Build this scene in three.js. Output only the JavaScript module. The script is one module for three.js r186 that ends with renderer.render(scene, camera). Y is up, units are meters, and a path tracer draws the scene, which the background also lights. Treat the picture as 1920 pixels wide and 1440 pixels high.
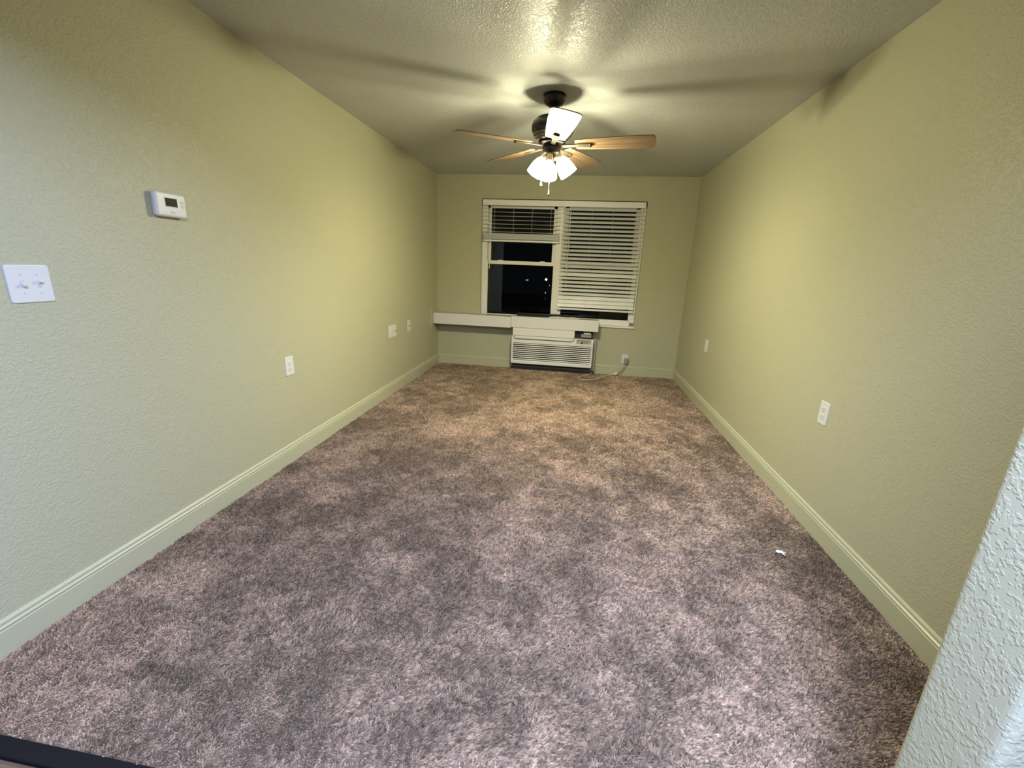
import * as THREE from 'three';
import { RoundedBoxGeometry } from 'three/addons/geometries/RoundedBoxGeometry.js';
import { mergeGeometries } from 'three/addons/utils/BufferGeometryUtils.js';
import { RectAreaLightUniformsLib } from 'three/addons/lights/RectAreaLightUniformsLib.js';

// ───────────── camera, night sky, exposure, kitchen area light ─────────────
RectAreaLightUniformsLib.init();
const scene = new THREE.Scene();
const camera = new THREE.PerspectiveCamera(2 * Math.atan(720 / 799.2) * 180 / Math.PI, 4 / 3, 0.05, 300);
camera.rotation.order = 'YXZ';
camera.position.set(1.8231, 1.3405, 5.6935);
camera.rotation.set(-0.26721, 0.13234, 0.04003);
scene.add(camera);
scene.background = new THREE.Color().setRGB(0.0012, 0.0016, 0.0018);       // night outside the window
const renderer = new THREE.WebGLRenderer({ antialias: true });
renderer.toneMapping = THREE.LinearToneMapping;
renderer.toneMappingExposure = 1.0;
renderer.shadowMap.enabled = true;
const WARM = new THREE.Color().setRGB(1.0, 0.94, 0.60), SHADE_CANDELA = 1.6, OPENING_CANDELA = 6.7;   // through the glass, out of the open end
const COOL = new THREE.Color().setRGB(0.48, 0.60, 1.0), KITCHEN_RADIANCE = 97;
const KITCHEN_LAMP = [2.0, 2.44, 6.0], KITCHEN_SIZE = [0.62, 1.2];

// room: x 0..W, y 0..H, z 0 (window wall) .. ZP (partition with the opening the camera looks through)
const W = 3.2037, H = 2.4406, ZP = 4.985, ZQ = 5.127, KX = 4.2, KW = -1.6, KZ = 10.5;

// ───────────── helpers ─────────────
let seed = 20240607;
const rnd = () => { seed = (seed + 0x6d2b79f5) | 0; let t = Math.imul(seed ^ (seed >>> 15), 1 | seed); t = (t + Math.imul(t ^ (t >>> 7), 61 | t)) ^ t; return ((t ^ (t >>> 14)) >>> 0) / 4294967296; };
const used = {};
const numbered = n => { const k = used[n] = (used[n] ?? -1) + 1; return k ? `${n}_${String(k).padStart(3, '0')}` : n; };
const R = d => d * Math.PI / 180;
function mesh(name, geo, mat, parent) {
  const m = new THREE.Mesh(geo, mat);
  m.name = parent ? name : numbered(name);
  m.castShadow = m.receiveShadow = true;
  (parent ?? scene).add(m);
  return m;
}
function thing(name, label, category, pos = [0, 0, 0], group) {
  const g = new THREE.Group(); g.name = numbered(name); g.position.set(...pos); scene.add(g);
  g.userData = { label, category }; if (group) g.userData.group = group;
  return g;
}
function struct(name, geo, mat) { const m = mesh(name, geo, mat); m.userData.kind = 'structure'; return m; }
const box = (x0, x1, y0, y1, z0, z1) => new THREE.BoxGeometry(x1 - x0, y1 - y0, z1 - z0).translate((x0 + x1) / 2, (y0 + y1) / 2, (z0 + z1) / 2);
const rbox = (x0, x1, y0, y1, z0, z1, r = 0.004, s = 2) => new RoundedBoxGeometry(x1 - x0, y1 - y0, z1 - z0, s, r).translate((x0 + x1) / 2, (y0 + y1) / 2, (z0 + z1) / 2);
const cyl = (r0, r1, h, x, y, z, n = 24) => new THREE.CylinderGeometry(r0, r1, h, n).translate(x, y, z);
const merge = list => mergeGeometries(list.map(g => { const k = g.index ? g.toNonIndexed() : g.clone(); for (const a of Object.keys(k.attributes)) if (!['position', 'normal', 'uv'].includes(a)) k.deleteAttribute(a); return k; }));
const tube = (pts, r, n = 40, k = 8) => new THREE.TubeGeometry(new THREE.CatmullRomCurve3(pts.map(p => new THREE.Vector3(...p))), n, r, k);
// uv in metres from position, by the way each face looks
function metric(g) {
  const k = g.index ? g.toNonIndexed() : g, p = k.attributes.position, uv = new Float32Array(p.count * 2), a = new THREE.Vector3(), b = new THREE.Vector3(), c = new THREE.Vector3();
  for (let i = 0; i < p.count; i += 3) {
    a.fromBufferAttribute(p, i); b.fromBufferAttribute(p, i + 1); c.fromBufferAttribute(p, i + 2);
    const n = b.clone().sub(a).cross(c.clone().sub(a)), ax = Math.abs(n.x), ay = Math.abs(n.y), az = Math.abs(n.z);
    for (let j = 0; j < 3; j++) {
      const x = p.getX(i + j), y = p.getY(i + j), z = p.getZ(i + j);
      uv.set(ax >= ay && ax >= az ? [z, y] : ay >= az ? [x, z] : [x, y], (i + j) * 2);
    }
  }
  k.setAttribute('uv', new THREE.BufferAttribute(uv, 2));
  return k;
}
// tileable noise on a lattice of n cells
function lattice(n, s) { const t = new Float32Array(n * n); const keep = seed; seed = s; for (let i = 0; i < t.length; i++) t[i] = rnd(); seed = keep; return t; }
const fade = t => t * t * t * (t * (t * 6 - 15) + 10);
function tileNoise(n, s) {
  const t = lattice(n, s);
  return (u, v) => {                                   // u, v in 0..1, wraps
    const x = u * n, y = v * n, xi = Math.floor(x), yi = Math.floor(y), fx = fade(x - xi), fy = fade(y - yi);
    const w = k => ((k % n) + n) % n, x0 = w(xi), x1 = w(xi + 1), y0 = w(yi) * n, y1 = w(yi + 1) * n;
    const a = t[y0 + x0] + (t[y0 + x1] - t[y0 + x0]) * fx, b = t[y1 + x0] + (t[y1 + x1] - t[y1 + x0]) * fx;
    return a + (b - a) * fy;
  };
}
const sstep = (a, b, x) => { const t = Math.min(1, Math.max(0, (x - a) / (b - a))); return t * t * (3 - 2 * t); };
function dataTexture(size, fn, srgb, metres) {
  const d = new Uint8Array(size * size * 4);
  for (let y = 0, i = 0; y < size; y++) for (let x = 0; x < size; x++, i += 4) {
    const c = fn((x + 0.5) / size, (y + 0.5) / size);
    for (let k = 0; k < 3; k++) d[i + k] = Math.max(0, Math.min(255, (c.length ? c[k] : c) * 255));
    d[i + 3] = 255;
  }
  const t = new THREE.DataTexture(d, size, size);
  t.wrapS = t.wrapT = THREE.RepeatWrapping; t.magFilter = THREE.LinearFilter; t.minFilter = THREE.LinearMipmapLinearFilter; t.generateMipmaps = true;
  if (srgb) t.colorSpace = THREE.SRGBColorSpace;
  t.repeat.set(1 / metres[0], 1 / metres[1]); t.needsUpdate = true;
  return t;
}

// ───────────── materials ─────────────
const nA = tileNoise(120, 11), nB = tileNoise(250, 12), nC = tileNoise(28, 13), nD = tileNoise(400, 14);
const knockdown = dataTexture(1024, (u, v) => {
  const a = nA(u, v) * 0.62 + nB(u + 0.37, v + 0.11) * 0.38, k = sstep(0.46, 0.66, a + (nC(u, v) - 0.5) * 0.25);
  return k * 0.8 + nD(u, v) * 0.14;
}, false, [0.8, 0.8]);
const std = (o) => new THREE.MeshPhysicalMaterial(o);
const lin = (r, g, b) => new THREE.Color().setRGB(r, g, b);
const PAINT = lin(0.465, 0.455, 0.308);
const M = {
  wall: std({ color: PAINT, roughness: 0.5, bumpMap: knockdown, bumpScale: 0.0008 }),
  pierWall: std({ color: PAINT, roughness: 0.5, bumpMap: knockdown, bumpScale: 0.0006 }),
  ceiling: std({ color: lin(0.50, 0.51, 0.50), roughness: 0.35, bumpMap: knockdown, bumpScale: 0.0014 }),
  darkWall: std({ color: lin(0.05, 0.04, 0.03), roughness: 0.6 }),
  trim: std({ color: lin(0.49, 0.485, 0.333), roughness: 0.35 }),
  ledge: std({ color: lin(0.73, 0.71, 0.70), roughness: 0.5 }),
  white: std({ color: lin(0.70, 0.70, 0.67), roughness: 0.35 }),
  offWhite: std({ color: lin(0.60, 0.59, 0.53), roughness: 0.4 }),
  blind: std({ color: lin(0.86, 0.86, 0.85), roughness: 0.4 }),
  vinyl: std({ color: lin(0.85, 0.84, 0.81), roughness: 0.4 }),
  unit: std({ color: lin(0.77, 0.755, 0.73), roughness: 0.45 }),
  unitGrey: std({ color: lin(0.30, 0.29, 0.26), roughness: 0.5 }),
  sleeve: std({ color: lin(0.085, 0.075, 0.055), roughness: 0.6 }),
  sleeveTan: std({ color: lin(0.36, 0.33, 0.24), roughness: 0.6 }),
  black: std({ color: lin(0.012, 0.012, 0.012), roughness: 0.5 }),
  glossBlack: std({ color: lin(0.008, 0.008, 0.01), roughness: 0.3 }),
  bronze: std({ color: lin(0.014, 0.010, 0.008), roughness: 0.33 }),
  iron: std({ color: lin(0.16, 0.13, 0.10), metalness: 0.7, roughness: 0.26 }),
  brass: std({ color: lin(0.62, 0.5, 0.3), metalness: 0.9, roughness: 0.25 }),
  chain: std({ color: lin(0.6, 0.55, 0.45), metalness: 0.6, roughness: 0.35 }),
  cordBeige: std({ color: lin(0.58, 0.52, 0.43), roughness: 0.5 }),
  greyPlug: std({ color: lin(0.27, 0.26, 0.23), roughness: 0.5 }),
  lcd: std({ color: lin(0.022, 0.027, 0.016), roughness: 0.6, specularIntensity: 0.4 }),
  paper: std({ color: lin(0.82, 0.82, 0.80), roughness: 0.8 }),
  rubber: std({ color: lin(0.009, 0.009, 0.010), roughness: 0.85, specularIntensity: 0.35 }),
  ground: std({ color: lin(0.02, 0.022, 0.02), roughness: 0.95 }),
  pole: std({ color: lin(0.02, 0.018, 0.016), roughness: 0.6 }),
  glass: std({ color: 0xffffff, transmission: 1, thickness: 0, roughness: 0, ior: 1.5 }),
};
// wood of the fan blades: grain along the blade
const g1 = tileNoise(6, 31), g2 = tileNoise(64, 32);
const woodMap = dataTexture(256, (u, v) => {
  const s = g1(u * 0.5, v * 3) * 0.55 + g2(u * 0.06, v) * 0.45, k = 0.62 + 0.5 * s;
  return [0.54 * k, 0.44 * k, 0.33 * k];
}, true, [0.7, 0.2]);
M.wood = std({ map: woodMap, roughness: 0.38, clearcoat: 0.25, clearcoatRoughness: 0.3 });
const plankMap = dataTexture(256, (u, v) => { const k = 0.75 + 0.4 * (g1(u, v * 4) * 0.5 + g2(u * 0.1, v) * 0.5); return [0.44 * k, 0.36 * k, 0.28 * k]; }, true, [1.2, 0.4]);
M.plank = std({ map: plankMap, roughness: 0.45 });

// carpet colour at a spot: mottled brown and taupe, pile-lean shading painted in
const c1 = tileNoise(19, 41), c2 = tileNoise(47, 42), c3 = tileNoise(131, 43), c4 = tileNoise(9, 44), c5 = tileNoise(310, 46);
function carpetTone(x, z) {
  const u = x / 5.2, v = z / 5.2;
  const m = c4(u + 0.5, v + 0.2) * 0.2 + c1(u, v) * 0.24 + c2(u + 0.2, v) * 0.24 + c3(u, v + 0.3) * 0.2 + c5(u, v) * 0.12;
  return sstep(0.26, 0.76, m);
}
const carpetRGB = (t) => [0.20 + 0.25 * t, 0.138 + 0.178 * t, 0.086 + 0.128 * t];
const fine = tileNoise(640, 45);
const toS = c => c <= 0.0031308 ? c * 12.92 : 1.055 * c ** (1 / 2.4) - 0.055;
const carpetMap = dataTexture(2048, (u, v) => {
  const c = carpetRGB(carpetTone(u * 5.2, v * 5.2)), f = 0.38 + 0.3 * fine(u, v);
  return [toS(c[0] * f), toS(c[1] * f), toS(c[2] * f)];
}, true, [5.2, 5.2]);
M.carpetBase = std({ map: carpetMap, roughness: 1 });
M.pile = std({ color: 0xffffff, roughness: 0.9, sheen: 0.3, sheenRoughness: 0.6, sheenColor: lin(0.5, 0.45, 0.4) });

// ───────────── the shell ─────────────
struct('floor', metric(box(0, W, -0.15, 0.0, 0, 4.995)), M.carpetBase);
struct('floor_kitchen', metric(box(KW, KX, -0.15, -0.004, 5.045, KZ)), M.plank);
struct('trim_threshold', rbox(0.0, 2.5, -0.15, 0.006, 4.997, 5.043, 0.004), M.rubber);
struct('ceiling', metric(box(KW - 0.15, KX + 0.15, H, H + 0.15, -0.2, KZ + 0.15)), M.ceiling);
struct('wall_left', metric(box(-0.15, 0, -0.15, H, -0.2, ZQ)), M.wall);
struct('wall_right', metric(box(W, W + 0.15, -0.15, H, -0.2, ZP)), M.wall);
const WX0 = 0.588, WX1 = 2.628, WY0 = 0.652, WY1 = 2.165;                     // window opening
struct('wall_back', metric(merge([box(0, WX0, -0.15, H, -0.2, 0), box(WX1, W, -0.15, H, -0.2, 0), box(WX0, WX1, -0.15, WY0, -0.2, 0), box(WX0, WX1, WY1, H, -0.2, 0)])), M.wall);
{ // partition: a pier with rounded corners and a header over the opening
  const s = new THREE.Shape(), r = 0.018, x0 = 2.5, x1 = KX, z0 = ZP, z1 = ZQ;
  s.moveTo(x1, -z0); s.lineTo(x0 + r, -z0); s.quadraticCurveTo(x0, -z0, x0, -z0 - r); s.lineTo(x0, -z1 + r); s.quadraticCurveTo(x0, -z1, x0 + r, -z1); s.lineTo(x1, -z1); s.closePath();
  const pier = new THREE.ExtrudeGeometry(s, { depth: H + 0.15, bevelEnabled: false, curveSegments: 6 }).rotateX(-Math.PI / 2).translate(0, -0.15, 0);
  const hs = new THREE.Shape(), yb = 2.13;
  hs.moveTo(-z0, H); hs.lineTo(-z0, yb + r); hs.quadraticCurveTo(-z0, yb, -z0 - r, yb); hs.lineTo(-z1 + r, yb); hs.quadraticCurveTo(-z1, yb, -z1, yb + r); hs.lineTo(-z1, H); hs.closePath();
  const head = new THREE.ExtrudeGeometry(hs, { depth: 2.5, bevelEnabled: false, curveSegments: 6 }).rotateY(Math.PI / 2);
  struct('wall_front', metric(merge([pier, head])), M.pierWall);
}
struct('wall_kitchen_right', metric(box(KX, KX + 0.15, -0.15, H, ZP, KZ + 0.15)), M.wall);
struct('wall_kitchen_back', metric(box(KW, KX, -0.15, H, KZ, KZ + 0.15)), M.darkWall);  // unseen wall, set far back and dark to dim the pane reflections
struct('wall_kitchen_left', metric(box(KW - 0.15, KW, -0.15, H, ZP, KZ + 0.15)), M.wall);
struct('wall_kitchen_front', metric(box(KW, -0.15, -0.15, H, ZP, ZQ)), M.wall);

// baseboards: tall flat board with a double bead on top
function baseboard(name, len, place) {
  const s = new THREE.Shape(), t = 0.013;
  s.moveTo(0, 0); s.lineTo(t, 0); s.lineTo(t, 0.094); s.lineTo(t - 0.0035, 0.0965); s.lineTo(t - 0.003, 0.099); s.quadraticCurveTo(t + 0.0015, 0.101, t, 0.107); s.lineTo(t - 0.004, 0.1105);
  s.lineTo(t - 0.0065, 0.1125); s.quadraticCurveTo(t - 0.003, 0.116, t - 0.004, 0.122); s.quadraticCurveTo(t - 0.006, 0.129, 0, 0.131); s.closePath();
  const g = new THREE.ExtrudeGeometry(s, { depth: len, bevelEnabled: false, curveSegments: 4 });
  place(g); return struct(name, g, M.trim);
}
baseboard('baseboard_left', ZP, g => g);
baseboard('baseboard_right', ZP, g => g.rotateY(Math.PI).translate(W, 0, ZP));
baseboard('baseboard_back', 1.03, g => g.rotateY(-Math.PI / 2).translate(1.043, 0, 0));
baseboard('baseboard_back_right', W - 2.19 - 0.013, g => g.rotateY(-Math.PI / 2).translate(W - 0.013, 0, 0));

// ───────────── carpet pile ─────────────
{
  const blade = new THREE.BufferGeometry(), w = 0.0034;
  const v = [], put = (...p) => v.push(...p), ring = [0, 1, 2].map(k => [Math.cos(k * 2.094) * w, Math.sin(k * 2.094) * w]);
  for (let k = 0; k < 3; k++) {
    const a = ring[k], b = ring[(k + 1) % 3], t = 0.62;
    put(a[0], 0, -a[1], b[0], 0, -b[1], b[0] * t, 1, -b[1] * t, a[0], 0, -a[1], b[0] * t, 1, -b[1] * t, a[0] * t, 1, -a[1] * t);
    if (k === 0) put(ring[0][0] * t, 1, -ring[0][1] * t, ring[1][0] * t, 1, -ring[1][1] * t, ring[2][0] * t, 1, -ring[2][1] * t);
  }
  blade.setAttribute('position', new THREE.Float32BufferAttribute(v, 3)); blade.computeVertexNormals();
  const spots = [];
  for (let z = 0.018; z < 4.996;) {
    const step = z > 2.6 ? 0.0056 : z > 1.3 ? 0.0064 : 0.0075;
    for (let x = 0.016; x < W - 0.016; x += step) spots.push([x + (rnd() - 0.5) * step, z + (rnd() - 0.5) * step, step]);
    z += step;
  }
  const im = new THREE.InstancedMesh(blade, M.pile, spots.length), m = new THREE.Matrix4(), q = new THREE.Quaternion(), e = new THREE.Euler(), p = new THREE.Vector3(), s = new THREE.Vector3(), c = new THREE.Color();
  spots.forEach(([x, z, st], i) => {
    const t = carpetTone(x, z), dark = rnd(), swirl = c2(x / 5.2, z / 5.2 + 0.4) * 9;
    e.set((rnd() - 0.5) * 0.8 + Math.sin(swirl) * 0.25, rnd() * 6.28, (rnd() - 0.5) * 0.8 - 0.55 + Math.cos(swirl) * 0.4, 'XZY'); q.setFromEuler(e);
    m.compose(p.set(x, -0.002, z), q, s.set(st / 0.0056, 0.008 + 0.003 * rnd() + 0.004 * fine(x / 5.2, z / 5.2), st / 0.0056)); im.setMatrixAt(i, m);
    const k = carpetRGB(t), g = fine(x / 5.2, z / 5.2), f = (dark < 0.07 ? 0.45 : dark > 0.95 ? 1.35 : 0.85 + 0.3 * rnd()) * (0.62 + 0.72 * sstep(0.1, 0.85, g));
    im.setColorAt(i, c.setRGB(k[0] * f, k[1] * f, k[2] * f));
  });
  im.name = 'carpet_pile'; im.castShadow = im.receiveShadow = true;
  im.userData = { kind: 'stuff', label: 'mottled brown and taupe cut pile carpet, lean shading coloured in, covering the whole floor', category: 'carpet' };
  scene.add(im);
}

// ───────────── window: two double-hung units side by side ─────────────
{
  const z0 = -0.15, z1 = -0.07, win = new THREE.Group(); win.name = 'window_1'; win.userData.kind = 'structure'; scene.add(win);
  const fr = (name, x0, x1, y0, y1, a = z0, b = z1) => mesh(name, rbox(x0, x1, y0, y1, a, b, 0.004), M.vinyl, win);
  fr('window_frame', WX0, 0.655, WY0, WY1); fr('window_frame', 2.565, WX1, WY0, WY1);
  fr('window_frame', WX0, WX1, WY0, 0.70); fr('window_frame', WX0, WX1, 2.11, WY1);
  fr('mullion', 1.548, 1.652, 0.70, 2.11);
  for (const [a, b] of [[0.655, 1.548], [1.652, 2.565]]) {
    const low = mesh('lower_sash', merge([box(a, a + 0.012, 0.70, 1.42, -0.112, -0.082), box(b - 0.014, b, 0.70, 1.42, -0.112, -0.082), rbox(a, b, 1.374, 1.42, -0.116, -0.076, 0.004), box(a, b, 0.70, 0.722, -0.112, -0.082)]), M.vinyl, win);
    mesh('pane', new THREE.PlaneGeometry(b - a - 0.026, 0.654).translate((a + b - 0.002) / 2, 1.049, -0.097), M.glass, low);
    for (const f of [0.2, 0.82]) mesh('sash_latch', rbox(a + (b - a) * f - 0.035, a + (b - a) * f + 0.035, 1.418, 1.428, -0.11, -0.085, 0.003), M.vinyl, low);
    const up = mesh('upper_sash', merge([box(a, a + 0.042, 1.40, 2.11, -0.146, -0.118), box(b - 0.042, b, 1.40, 2.11, -0.146, -0.118), box(a, b, 1.38, 1.41, -0.146, -0.118), box(a, b, 2.07, 2.11, -0.146, -0.118)]), M.vinyl, win);
    mesh('pane', new THREE.PlaneGeometry(b - a - 0.084, 0.66).translate((a + b) / 2, 1.74, -0.132), M.glass, up);
  }
  mesh('window_sill', rbox(WX0 - 0.012, WX1 + 0.002, 0.632, WY0 + 0.002, -0.07, 0.022, 0.004), M.vinyl, win);
}

// ───────────── blinds ─────────────
const slatGeo = (len) => {                                   // crowned slat along x, 50 mm wide in z
  const s = new THREE.Shape(), n = 6, top = [], bot = [];
  for (let i = 0; i <= n; i++) { const t = i / n * 2 - 1, c = 0.0018 * (1 - t * t); top.push([t * 0.025, c + 0.0011]); bot.push([t * 0.025, c - 0.0011]); }
  s.moveTo(...bot[0]); bot.slice(1).forEach(p => s.lineTo(...p)); top.reverse().forEach(p => s.lineTo(...p)); s.closePath();
  return new THREE.ExtrudeGeometry(s, { depth: len, bevelEnabled: false }).rotateY(Math.PI / 2).translate(0, 0, 0);
};
const ZB = -0.028;
function blind(label, x0, x1, slats, tilt, railY, wandX, wandY, cords) {
  const t = thing('window_blind', label, 'blind', [x0, 0, ZB], 'faux wood window blinds'), L = x1 - x0;
  mesh('valance', rbox(-0.008, L + 0.008, 2.086, 2.153, 0.03, 0.043, 0.003), M.blind, t);
  mesh('head_rail', box(0.004, L - 0.004, 2.098, 2.15, -0.028, 0.026), M.blind, t);
  const g = slatGeo(L - 0.012);
  slats.forEach(([y, a], i) => { const m = mesh('slat', g, M.blind, t); m.position.set(0.006, y, 0); m.rotation.x = a ?? tilt; m.rotation.z = (rnd() - 0.5) * 0.0012; });
  mesh('bottom_rail', rbox(0.006, L - 0.006, railY - 0.011, railY + 0.011, -0.026, 0.026, 0.004), M.blind, t);
  for (const cx of cords) mesh('ladder_cord', merge([-0.0265, 0.0265].map(z => cyl(0.0007, 0.0007, 2.1 - railY, cx * L, (2.1 + railY) / 2, z, 6))), M.offWhite, t);
  const wand = mesh('tilt_wand', merge([cyl(0.0045, 0.0045, wandY[0] - wandY[1], 0, -(wandY[0] - wandY[1]) / 2, 0, 8), cyl(0.0062, 0.0058, 0.03, 0, -(wandY[0] - wandY[1]) - 0.012, 0, 10)]), M.white, t);
  wand.position.set(wandX - x0, wandY[0], 0.048); wand.rotation.z = -0.006;
  return t;
}
{
  const left = []; for (let i = 0; i < 7; i++) left.push([2.058 - i * 0.0475, 0.115 + (i === 5 ? 0.03 : 0)]);
  for (let i = 0; i < 17; i++) left.push([1.752 - i * 0.0042, 0.01 + (rnd() - 0.5) * 0.02]);
  blind('white slat blind on the left window, pulled up with its slats open and stacked', 0.612, 1.600, left, 0, 1.665, 0.712, [2.085, 1.34], [0.14, 0.39, 0.63, 0.87]);
  const right = []; for (let i = 0; i < 25; i++) right.push([2.062 - i * 0.0488, i > 21 ? 1.05 + (i - 21) * 0.06 : i === 16 ? 0.98 : undefined]);
  blind('white slat blind on the right window, lowered nearly to the sill with slats tilted', 1.616, 2.600, right, 0.63, 0.842, 1.716, [2.085, 1.32], [0.1, 0.37, 0.63, 0.9]);
}

// ───────────── ledge under the window ─────────────
{
  const a = thing('window_ledge', 'long narrow boxed ledge running from the left wall to the air conditioner', 'ledge', [0, 0, 0]);
  mesh('front_board', rbox(0.002, 1.044, 0.580, 0.722, 0.185, 0.203, 0.002), M.ledge, a);
  mesh('top_board', rbox(0.002, 1.044, 0.700, 0.720, 0.001, 0.184, 0.002), M.trim, a);
  const b = thing('window_ledge', 'boxed ledge cover over the air conditioner below the right window', 'ledge', [0, 0, 0]);
  mesh('front_board', rbox(1.048, 2.166, 0.590, 0.732, 0.185, 0.206, 0.002), M.ledge, b);
  mesh('top_board', rbox(1.048, 2.166, 0.708, 0.728, 0.024, 0.184, 0.002), M.trim, b);
  mesh('end_board', rbox(2.148, 2.166, 0.590, 0.7075, 0.001, 0.184, 0.002), M.ledge, b);
  const v = thing('air_vent', 'low glossy black air vent standing on the ledge before the window', 'vent', [0, 0, 0]);
  mesh('housing', rbox(1.11, 1.90, 0.7285, 0.770, 0.03, 0.10, 0.004), M.glossBlack, v);
  for (let i = 0; i < 13; i++) mesh('fin', box(1.13 + i * 0.0605, 1.134 + i * 0.0605, 0.770, 0.774, 0.035, 0.095), M.black, v);
  const s = new THREE.Shape(); s.moveTo(0, 0); for (const [x, y] of [[0.05, 0.004], [0.2, 0.0], [0.3, 0.012], [0.33, 0.004], [0.37, 0.02], [0.4, 0.0], [0.34, 0.03], [0.24, 0.022], [0.12, 0.03], [0.03, 0.02]]) s.lineTo(x, y); s.closePath();
  const p = mesh('paper_scrap', new THREE.ExtrudeGeometry(s, { depth: 0.004, bevelEnabled: true, bevelSize: 0.001, bevelThickness: 0.001, bevelSegments: 1 }).rotateX(-1.1).translate(1.52, 0.7325, 0.165), M.paper);
  p.userData = { label: 'torn white strip lying on the ledge beside the black vent', category: 'paper scrap' };
  const c = mesh('wall_strip', rbox(0.0, 0.012, 0.545, 0.79, 0.292, 0.306, 0.003), M.trim); c.userData = { label: 'thin painted vertical strip on the left wall at the ledge end', category: 'strip' };
}

// ───────────── air conditioner below the ledge ─────────────
{
  const t = thing('air_conditioner', 'beige through-wall air conditioner with a slatted grille under the window', 'air conditioner', [1.06, 0, 0]);
  const L = 1.06, y0 = 0.112, y1 = 0.482, s = new THREE.Shape(), r = 0.022;
  s.moveTo(r, y0); s.lineTo(L - r, y0); s.quadraticCurveTo(L, y0, L, y0 + r); s.lineTo(L, y1 - 0.01); s.quadraticCurveTo(L, y1, L - 0.01, y1); s.lineTo(0.01, y1); s.quadraticCurveTo(0, y1, 0, y1 - 0.01); s.lineTo(0, y0 + r); s.quadraticCurveTo(0, y0, r, y0);
  const hole = new THREE.Path(), hx0 = 0.022, hx1 = L - 0.022, hy0 = 0.158, hy1 = 0.388, q = 0.012;
  hole.moveTo(hx0 + q, hy0); hole.lineTo(hx0, hy0 + q); hole.lineTo(hx0, hy1 - q); hole.lineTo(hx0 + q, hy1); hole.lineTo(hx1 - q, hy1); hole.lineTo(hx1, hy1 - q); hole.lineTo(hx1, hy0 + q); hole.lineTo(hx1 - q, hy0); hole.closePath();
  s.holes.push(hole);
  mesh('front_cover', new THREE.ExtrudeGeometry(s, { depth: 0.12, bevelEnabled: true, bevelSize: 0.006, bevelThickness: 0.012, bevelSegments: 3, bevelOffset: -0.006, curveSegments: 6 }).translate(0, 0, 0.07), M.unit, t);
  mesh('grille_back', box(0.02, L - 0.02, 0.15, 0.40, 0.10, 0.135), M.black, t);
  for (let i = 0; i < 9; i++) { const m = mesh('louver', rbox(0.012, L - 0.012, -0.0062, 0.0062, -0.011, 0.011, 0.003), M.unit, t); m.position.set(0, 0.172 + i * 0.0254, 0.180); m.rotation.x = -0.1; }
  mesh('filter_door', rbox(0.038, 0.80, 0.449, 0.480, 0.196, 0.207, 0.004), M.unit, t);
  mesh('door_groove', merge([tube([[0.03, 0.476, 0.2], [0.034, 0.462, 0.2], [0.042, 0.446, 0.2], [0.06, 0.443, 0.2], [0.42, 0.443, 0.2], [0.78, 0.443, 0.2], [0.797, 0.447, 0.2], [0.806, 0.462, 0.2], [0.81, 0.476, 0.2]], 0.0055, 60, 6)]), M.black, t);
  mesh('discharge_panel', rbox(0.012, 0.815, 0.486, 0.588, 0.10, 0.197, 0.006), M.unit, t);
  const cp = mesh('control_panel', rbox(0.83, 1.045, 0.40, 0.482, 0.19, 0.206, 0.004), M.unit, t);
  mesh('control_plate', rbox(0.846, 1.03, 0.426, 0.478, 0.2, 0.2085, 0.002), M.unitGrey, cp);
  mesh('control_recess', box(0.825, 1.05, 0.482, 0.588, 0.02, 0.12), M.black, t);
  const lid = mesh('control_lid', rbox(0.90, 1.03, 0.505, 0.545, 0.12, 0.17, 0.004), M.unitGrey, t);
  mesh('lid_edge', rbox(0.93, 1.02, 0.545, 0.565, 0.14, 0.185, 0.004), M.offWhite, t);
  for (const [x, y] of [[0.868, 0.445], [0.888, 0.441], [1.01, 0.458], [1.01, 0.437]]) mesh('button', rbox(x - 0.006, x + 0.006, y - 0.006, y + 0.006, 0.206, 0.213, 0.002), M.white, cp);
  mesh('knob', new THREE.CylinderGeometry(0.010, 0.011, 0.014, 20).rotateX(Math.PI / 2).translate(0.915, 0.44, 0.214), M.black, cp);
  mesh('sleeve', box(-0.012, L + 0.045, 0.05, 0.482, 0.001, 0.068), M.sleeveTan, t);
  mesh('sub_base', box(-0.008, L + 0.05, 0.0, 0.06, 0.002, 0.05), M.sleeve, t);
  mesh('base_shadow_gap', box(0.01, L - 0.01, 0.068, 0.111, 0.0685, 0.10), M.black, t);
}

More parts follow.
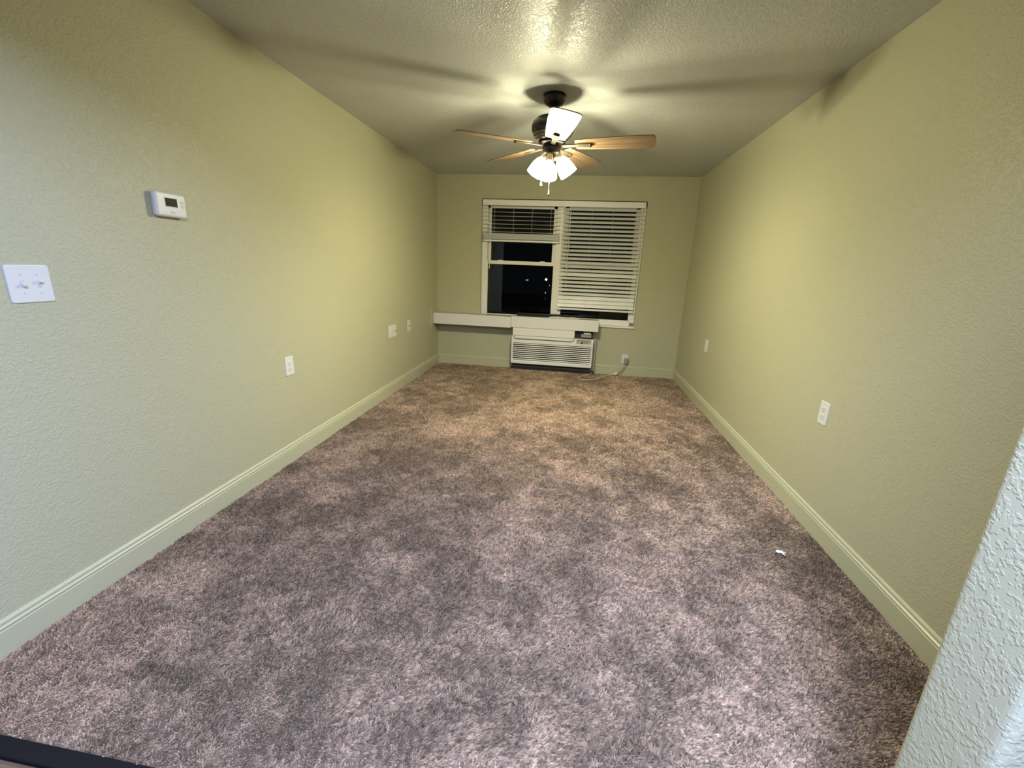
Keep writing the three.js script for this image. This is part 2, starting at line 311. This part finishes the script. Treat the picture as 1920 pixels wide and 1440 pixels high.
// ───────────── ceiling fan with three lit glass shades ─────────────
const fan = thing('ceiling_fan', 'dark bronze five-blade ceiling fan with three glowing white glass shades', 'ceiling fan', [1.603, 0, 2.494]);
{
  const lathe = (pts, n = 48) => new THREE.LatheGeometry(pts.map(p => new THREE.Vector2(...p)), n);
  mesh('canopy', lathe([[0, H], [0.074, H], [0.075, H - 0.02], [0.071, H - 0.038], [0.058, H - 0.055], [0.036, H - 0.067], [0.02, H - 0.071], [0, H - 0.072]]), M.bronze, fan);
  mesh('downrod', cyl(0.0165, 0.0165, 0.07, 0, 2.355, 0), M.bronze, fan);
  const motor = mesh('motor_housing', lathe([[0, 2.335], [0.03, 2.335], [0.034, 2.322], [0.07, 2.315], [0.112, 2.300], [0.135, 2.278], [0.142, 2.255], [0.141, 2.235], [0.136, 2.218], [0.124, 2.198], [0.112, 2.186], [0.106, 2.180], [0.10, 2.166], [0.0, 2.164]]), M.bronze, fan);
  for (let i = 0; i < 30; i++) { const a = i / 30 * Math.PI * 2, m = mesh('vent_rib', box(0.106, 0.122, -0.005, 0.005, -0.003, 0.003), M.iron, motor); m.position.set(0, 2.188, 0); m.rotation.set(0, a, 0); m.rotateZ(0.0); }
  mesh('trim_ring', new THREE.TorusGeometry(0.1295, 0.0022, 8, 64).rotateX(Math.PI / 2).translate(0, 2.203, 0), M.iron, motor);
  mesh('flywheel', lathe([[0, 2.164], [0.088, 2.164], [0.092, 2.155], [0.088, 2.146], [0, 2.146]]), M.bronze, fan);
  mesh('switch_housing', lathe([[0, 2.146], [0.060, 2.146], [0.062, 2.12], [0.060, 2.098], [0.052, 2.088], [0.044, 2.083], [0.044, 2.066], [0.036, 2.054], [0.018, 2.046], [0, 2.044]]), M.bronze, fan);
  // blades
  const s = new THREE.Shape();
  s.moveTo(0.165, -0.052); s.bezierCurveTo(0.3, -0.066, 0.5, -0.074, 0.63, -0.074); s.quadraticCurveTo(0.664, -0.072, 0.667, -0.045); s.quadraticCurveTo(0.672, 0, 0.667, 0.045); s.quadraticCurveTo(0.664, 0.072, 0.63, 0.074); s.bezierCurveTo(0.5, 0.074, 0.3, 0.066, 0.165, 0.052); s.quadraticCurveTo(0.152, 0, 0.165, -0.052);
  const bladeGeo = new THREE.ExtrudeGeometry(s, { depth: 0.004, bevelEnabled: true, bevelSize: 0.0015, bevelThickness: 0.001, bevelSegments: 2, curveSegments: 10 }).rotateX(Math.PI / 2).scale(1, 1, 1.17);
  const is = new THREE.Shape();
  is.moveTo(0.07, -0.014); is.lineTo(0.13, -0.012); is.quadraticCurveTo(0.16, -0.012, 0.18, -0.019); is.quadraticCurveTo(0.225, -0.023, 0.262, -0.019); is.quadraticCurveTo(0.272, 0, 0.262, 0.019); is.quadraticCurveTo(0.225, 0.023, 0.18, 0.019); is.quadraticCurveTo(0.16, 0.012, 0.13, 0.012); is.lineTo(0.07, 0.014); is.closePath();
  const ironGeo = new THREE.ExtrudeGeometry(is, { depth: 0.005, bevelEnabled: true, bevelSize: 0.002, bevelThickness: 0.002, bevelSegments: 2, curveSegments: 8 }).rotateX(Math.PI / 2).translate(0, -0.007, 0);
  const ovalGeo = new THREE.SphereGeometry(1, 20, 10).scale(0.012, 0.007, 0.0185).translate(0.260, -0.013, 0);
  for (const a of [-80, -8, 64, 136, -152]) {
    const g = new THREE.Group(); g.rotation.order = 'YXZ'; g.rotation.set(R(-10), R(a), 0); g.position.y = 2.146; g.updateMatrix();
    const b = mesh('blade', bladeGeo, M.wood, fan); b.rotation.copy(g.rotation); b.position.copy(g.position);
    const ir = mesh('blade_iron', ironGeo, M.iron, b); mesh('end_cap', ovalGeo, M.bronze, b);
  }
  // light kit: arm, socket, shade and bulb light, three times
  const glow = std({ color: lin(0.85, 0.84, 0.8), roughness: 0.35, emissive: lin(1.0, 0.93, 0.78), emissiveIntensity: 2.6 });
  const P = [[0.024, 0.0], [0.030, -0.006], [0.045, -0.026], [0.056, -0.054], [0.0625, -0.086], [0.065, -0.112], [0.066, -0.124], [0.0645, -0.125], [0.063, -0.112], [0.060, -0.086], [0.054, -0.054], [0.043, -0.027], [0.028, -0.008], [0.022, -0.001]];
  for (const [a, tilt, py, pr, off, sy] of [[-95, 20, 2.062, 0.062, 0.042, 0.82], [25, 39, 2.092, 0.046, 0.024, 1.0], [145, 39, 2.092, 0.046, 0.024, 1.0]]) {
    const k = new THREE.Group(); k.rotation.order = 'YXZ'; k.rotation.set(0, R(a), R(tilt)); k.position.set(Math.cos(R(a)) * pr, py, -Math.sin(R(a)) * pr); k.updateMatrix();
    const on = m => { m.rotation.copy(k.rotation); m.position.copy(k.position); return m; };
    const sock = on(mesh('socket', merge([lathe([[0, 0.02], [0.014, 0.02], [0.02, 0.012], [0.022, -0.004], [0.022, -0.03], [0.027, -0.032], [0.027, -0.044], [0, -0.044]], 28)]), M.brass, fan));
    mesh('thumb_screw', new THREE.SphereGeometry(0.0055, 12, 8).translate(0.030, -0.038, 0), M.brass, sock);
    on(mesh('lamp_shade', lathe(P.map(([r, y]) => [r * 0.95, y * sy - off]), 40), glow, fan));
    const at = new THREE.Vector3(0, -0.072, 0).applyMatrix4(k.matrix);
    const l = new THREE.PointLight(WARM, SHADE_CANDELA); l.shadow.radius = 1.6; l.position.copy(at); fan.add(l);
    const o = new THREE.SpotLight(WARM, OPENING_CANDELA, 0, R(73), 1); o.shadow.radius = 1.6; o.position.copy(at);
    o.target.position.set(at.x + 0.48 * Math.cos(R(a)), at.y - 1, at.z - 0.48 * Math.sin(R(a))); fan.add(o, o.target);   // mostly downward, a little outward
  }
  // pull chains
  const chain = (x, z, yb, kind) => {
    const beads = []; for (let y = 2.08; y > yb + 0.03; y -= 0.006) beads.push(new THREE.SphereGeometry(0.0021, 6, 5).translate(x, y, z)); beads.push(cyl(0.0008, 0.0008, 2.08 - yb - 0.03, x, (2.08 + yb + 0.03) / 2, z, 6));
    const c = mesh('pull_chain', merge(beads), M.chain, fan);
    mesh('pull_fob', lathe([[0, 0.038], [0.003, 0.037], [0.004, 0.028], [0.0065, 0.014], [0.0075, 0.004], [0.006, 0], [0, 0]], 16).translate(x, yb, z), kind, c);
  };
  chain(-0.058, 0.03, 1.882, M.offWhite); chain(0.0, 0.062, 1.818, M.pole);
}

// ───────────── wall plates, thermostat ─────────────
const plateGeo = (w, h) => { const s = new THREE.Shape(), r = 0.006, x = w / 2 - 0.003, y = h / 2 - 0.003; s.moveTo(-x + r, -y); s.lineTo(x - r, -y); s.quadraticCurveTo(x, -y, x, -y + r); s.lineTo(x, y - r); s.quadraticCurveTo(x, y, x - r, y); s.lineTo(-x + r, y); s.quadraticCurveTo(-x, y, -x, y - r); s.lineTo(-x, -y + r); s.quadraticCurveTo(-x, -y, -x + r, -y); return new THREE.ExtrudeGeometry(s, { depth: 0.002, bevelEnabled: true, bevelSize: 0.003, bevelThickness: 0.003, bevelSegments: 3, curveSegments: 4 }); };
const plate7 = plateGeo(0.082, 0.124), plate12 = plateGeo(0.122, 0.124);
const screwGeo = new THREE.CylinderGeometry(0.0032, 0.0032, 0.0015, 14).rotateX(Math.PI / 2);
// every plate is built looking along +z with its back at z = 0, then turned to its wall
const faceWall = (t, wall) => { t.rotation.y = wall === 'left' ? Math.PI / 2 : wall === 'right' ? -Math.PI / 2 : 0; };
function outlet(label, pos, wall, group) {
  const t = thing('wall_outlet', label, 'outlet', pos, group); faceWall(t, wall);
  mesh('cover_plate', plate7, M.white, t);
  for (const y of [0.0195, -0.0195]) {
    const f = mesh('receptacle', rbox(-0.017, 0.017, y - 0.0142, y + 0.0142, 0.003, 0.0072, 0.003), M.white, t);
    for (const x of [-0.0063, 0.0063]) mesh('slot', box(x - 0.0011, x + 0.0011, y - 0.002, y + 0.0065, 0.0066, 0.00735), M.black, f);
    mesh('ground_hole', new THREE.CylinderGeometry(0.0024, 0.0024, 0.0008, 12).rotateX(Math.PI / 2).translate(0, y - 0.0075, 0.007), M.black, f);
  }
  mesh('screw', screwGeo.clone().translate(0, 0, 0.0055), M.chain, t);
  return t;
}
const OUT = 'duplex outlets on the side walls';
outlet('white duplex outlet low on the left wall, below and beyond the thermostat', [0, 0.655, 3.18], 'left', OUT);
outlet('white duplex outlet on the right wall near the window end', [W, 0.643, 1.147], 'right', OUT);
outlet('white duplex outlet on the right wall nearer the white paper scrap', [W, 0.648, 3.302], 'right', OUT);
{ const o = outlet('white outlet beside the air conditioner with a grey plug in it', [2.555, 0.228, 0], 'back'); }
function portPlate(label, z, y, kind) {
  const t = thing('wall_plate', label, 'wall plate', [0, y, z], 'cable plates on the left wall'); faceWall(t, 'left');
  mesh('cover_plate', plate7, M.white, t);
  for (const s of [0.042, -0.042]) mesh('screw', screwGeo.clone().translate(0, s, 0.0055), M.chain, t);
  if (kind === 'coax') { const p = mesh('coax_port', merge([new THREE.CylinderGeometry(0.0085, 0.0085, 0.004, 6).rotateX(Math.PI / 2).translate(0, 0, 0.007), new THREE.CylinderGeometry(0.005, 0.005, 0.016, 14).rotateX(Math.PI / 2).translate(0, 0, 0.013)]), M.unitGrey, t); }
  if (kind === 'phone') mesh('phone_jack', rbox(-0.009, 0.009, -0.009, 0.009, 0.003, 0.0075, 0.001), M.black, t);
  if (kind === 'duplex') for (const s of [0.0195, -0.0195]) { const f = mesh('receptacle', rbox(-0.017, 0.017, s - 0.0142, s + 0.0142, 0.003, 0.0072, 0.003), M.white, t); for (const x of [-0.0063, 0.0063]) mesh('slot', box(x - 0.0011, x + 0.0011, s - 0.002, s + 0.0065, 0.0066, 0.00735), M.black, f); }
}
portPlate('white duplex plate, nearer the thermostat of the touching pair on the left wall', 1.570, 0.657, 'duplex');
portPlate('white plate with a dark coax port, farther of the touching pair on the left wall', 1.470, 0.655, 'coax');
portPlate('single white plate with a small dark jack closest to the ledge on the left wall', 1.066, 0.657, 'phone');
{
  const t = thing('light_switch', 'wide white double switch plate left of the thermostat', 'switch', [0, 1.2235, 4.460]); faceWall(t, 'left');
  mesh('cover_plate', plate12, M.white, t);
  for (const x of [-0.023, 0.023]) {
    const c = mesh('switch_collar', rbox(x - 0.0055, x + 0.0055, -0.0125, 0.0125, 0.003, 0.0062, 0.001), M.offWhite, t);
    const g = mesh('toggle', rbox(-0.0042, 0.0042, -0.0045, 0.0045, 0, 0.016, 0.0015), M.white, t); g.position.set(x, 0.002, 0.004); g.rotation.x = x < 0 ? 0.5 : -0.5;
    for (const s of [0.03, -0.03]) mesh('screw', screwGeo.clone().translate(x, s, 0.0055), M.offWhite, t);
  }
}
{
  const t = thing('thermostat', 'white wall thermostat with a small dark screen on the left wall', 'thermostat', [0, 1.547, 3.895]); faceWall(t, 'left');
  mesh('back_plate', rbox(-0.071, 0.071, -0.047, 0.047, 0, 0.008, 0.004), M.offWhite, t);
  mesh('housing', rbox(-0.076, 0.076, -0.051, 0.051, 0.006, 0.03, 0.011, 4), M.white, t);
  const b = mesh('screen_bezel', rbox(-0.036, 0.030, -0.010, 0.032, 0.026, 0.0308, 0.002), M.offWhite, t);
  mesh('screen', box(-0.032, 0.026, -0.006, 0.028, 0.0295, 0.0312), M.lcd, b);
  for (const y of [0.018, 0.0]) mesh('button', rbox(0.044, 0.062, y - 0.006, y + 0.006, 0.028, 0.0318, 0.002), M.offWhite, t);
  mesh('button', rbox(-0.012, 0.012, -0.034, -0.024, 0.028, 0.0318, 0.002), M.offWhite, t);
}

// ───────────── power cord: air conditioner to the plug in the outlet ─────────────
{
  const t = thing('power_cord', 'beige air conditioner cord curving over the carpet to a grey plug', 'cord', [0, 0, 0]);
  mesh('cable', tube([[2.135, 0.03, 0.062], [2.11, 0.02, 0.14], [2.02, 0.016, 0.24], [1.955, 0.016, 0.36], [2.0, 0.016, 0.44], [2.12, 0.016, 0.43], [2.26, 0.017, 0.26], [2.36, 0.018, 0.13], [2.42, 0.024, 0.085]], 0.0055, 90, 8), M.cordBeige, t);
  mesh('inline_box', rbox(-0.03, 0.03, -0.013, 0.013, -0.02, 0.02, 0.006).rotateZ(0.35).rotateY(0.6).translate(2.45, 0.034, 0.065), M.white, t);
  mesh('cable', tube([[2.475, 0.042, 0.05], [2.52, 0.07, 0.05], [2.55, 0.13, 0.06], [2.57, 0.175, 0.04]], 0.0055, 40, 8), M.greyPlug, t).userData.label = 'grey cable to the plug';
  mesh('plug', rbox(2.548, 2.602, 0.168, 0.242, 0.0074, 0.045, 0.012, 3), M.greyPlug, t);
}
// ───────────── scrap on the carpet ─────────────
{
  const s = new THREE.Shape(); s.moveTo(-0.022, 0.004); for (const [x, y] of [[-0.012, 0.014], [0.002, 0.012], [0.022, -0.006], [0.02, -0.009], [0.007, 0.001], [0.012, -0.02], [0.008, -0.021], [0.0, -0.004], [-0.012, -0.006]]) s.lineTo(x, y); s.closePath();
  const m = mesh('paper_scrap', new THREE.ExtrudeGeometry(s, { depth: 0.002, bevelEnabled: true, bevelSize: 0.001, bevelThickness: 0.001, bevelSegments: 1 }).rotateX(-Math.PI / 2 + 0.12).rotateZ(0.1).translate(2.948, 0.0135, 3.673), M.paper);
  m.userData = { label: 'tiny torn white scrap lying on the carpet near the right wall', category: 'paper scrap' };
}

// ───────────── outside: dark ground and a few far lamps ─────────────
struct('ground', box(-60, 60, -6.2, -6, -120, -0.6), M.ground);
{
  const lamp = (dx, dy, d, r, power, label, group) => {
    const x = 1.823 + dx * d, y = 1.3405 + dy * d, z = 5.6935 - d, t = thing('street_lamp', label, 'street lamp', [x, -6, z], group);
    const h = y + 6, e = std({ color: lin(0.5, 0.5, 0.5), emissive: lin(0.75, 0.9, 1.0), emissiveIntensity: power });
    mesh('pole', cyl(0.05, 0.08, h - 0.1, 0, (h - 0.1) / 2, 0.35, 10), M.pole, t);
    mesh('arm', tube([[0, h - 0.16, 0.35], [0, h + r + 0.12, 0.3], [0, h + r + 0.06, 0]], 0.035, 16, 6), M.pole, t);
    mesh('lamp_head', new THREE.SphereGeometry(r, 16, 10).translate(0, h, 0), e, t);
    const l = new THREE.PointLight(lin(0.75, 0.9, 1.0), power * 0.08); l.position.set(0, h, 0); l.castShadow = true; t.add(l);
  };
  lamp(-0.1107, -0.0270, 52, 0.045, 2, 'faint street lamp outside, left of the distant pair seen low in the window');
  lamp(-0.1068, -0.0268, 54, 0.055, 4, 'faint street lamp outside, right of the distant pair seen low in the window');
  lamp(-0.0643, -0.0239, 46, 0.10, 14, 'brightest blue-white street lamp outside, seen beside the window mullion');
  lamp(-0.0563, -0.0366, 40, 0.035, 4, 'small street lamp outside just below the brightest one, by the mullion');
  lamp(-0.0650, -0.0537, 38, 0.045, 5, 'street lamp outside midway below the brightest one');
  lamp(-0.0642, -0.0668, 34, 0.025, 2, 'dimmest, lowest street lamp seen outside below the others');
}

// ───────────── kitchen ceiling light behind the camera ─────────────
{
  const [x, y, z] = KITCHEN_LAMP, [w, d] = KITCHEN_SIZE;
  const t = thing('ceiling_light', 'rectangular fluorescent kitchen ceiling light behind the viewer', 'ceiling light', [x, y, z]);
  mesh('housing', rbox(-w / 2 - 0.02, w / 2 + 0.02, -0.06, 0, -d / 2 - 0.02, d / 2 + 0.02, 0.006), M.white, t);
  mesh('diffuser', box(-w / 2, w / 2, -0.068, -0.0605, -d / 2, d / 2), std({ color: lin(0.8, 0.8, 0.8), emissive: COOL, emissiveIntensity: 3 }), t);
  const l = new THREE.RectAreaLight(COOL, KITCHEN_RADIANCE, w, d); l.position.set(0, -0.07, 0); l.rotation.x = -Math.PI / 2; t.add(l);
}

scene.traverse(o => { if (o.isLight && o.shadow) { o.castShadow = true; } });
renderer.render(scene, camera);
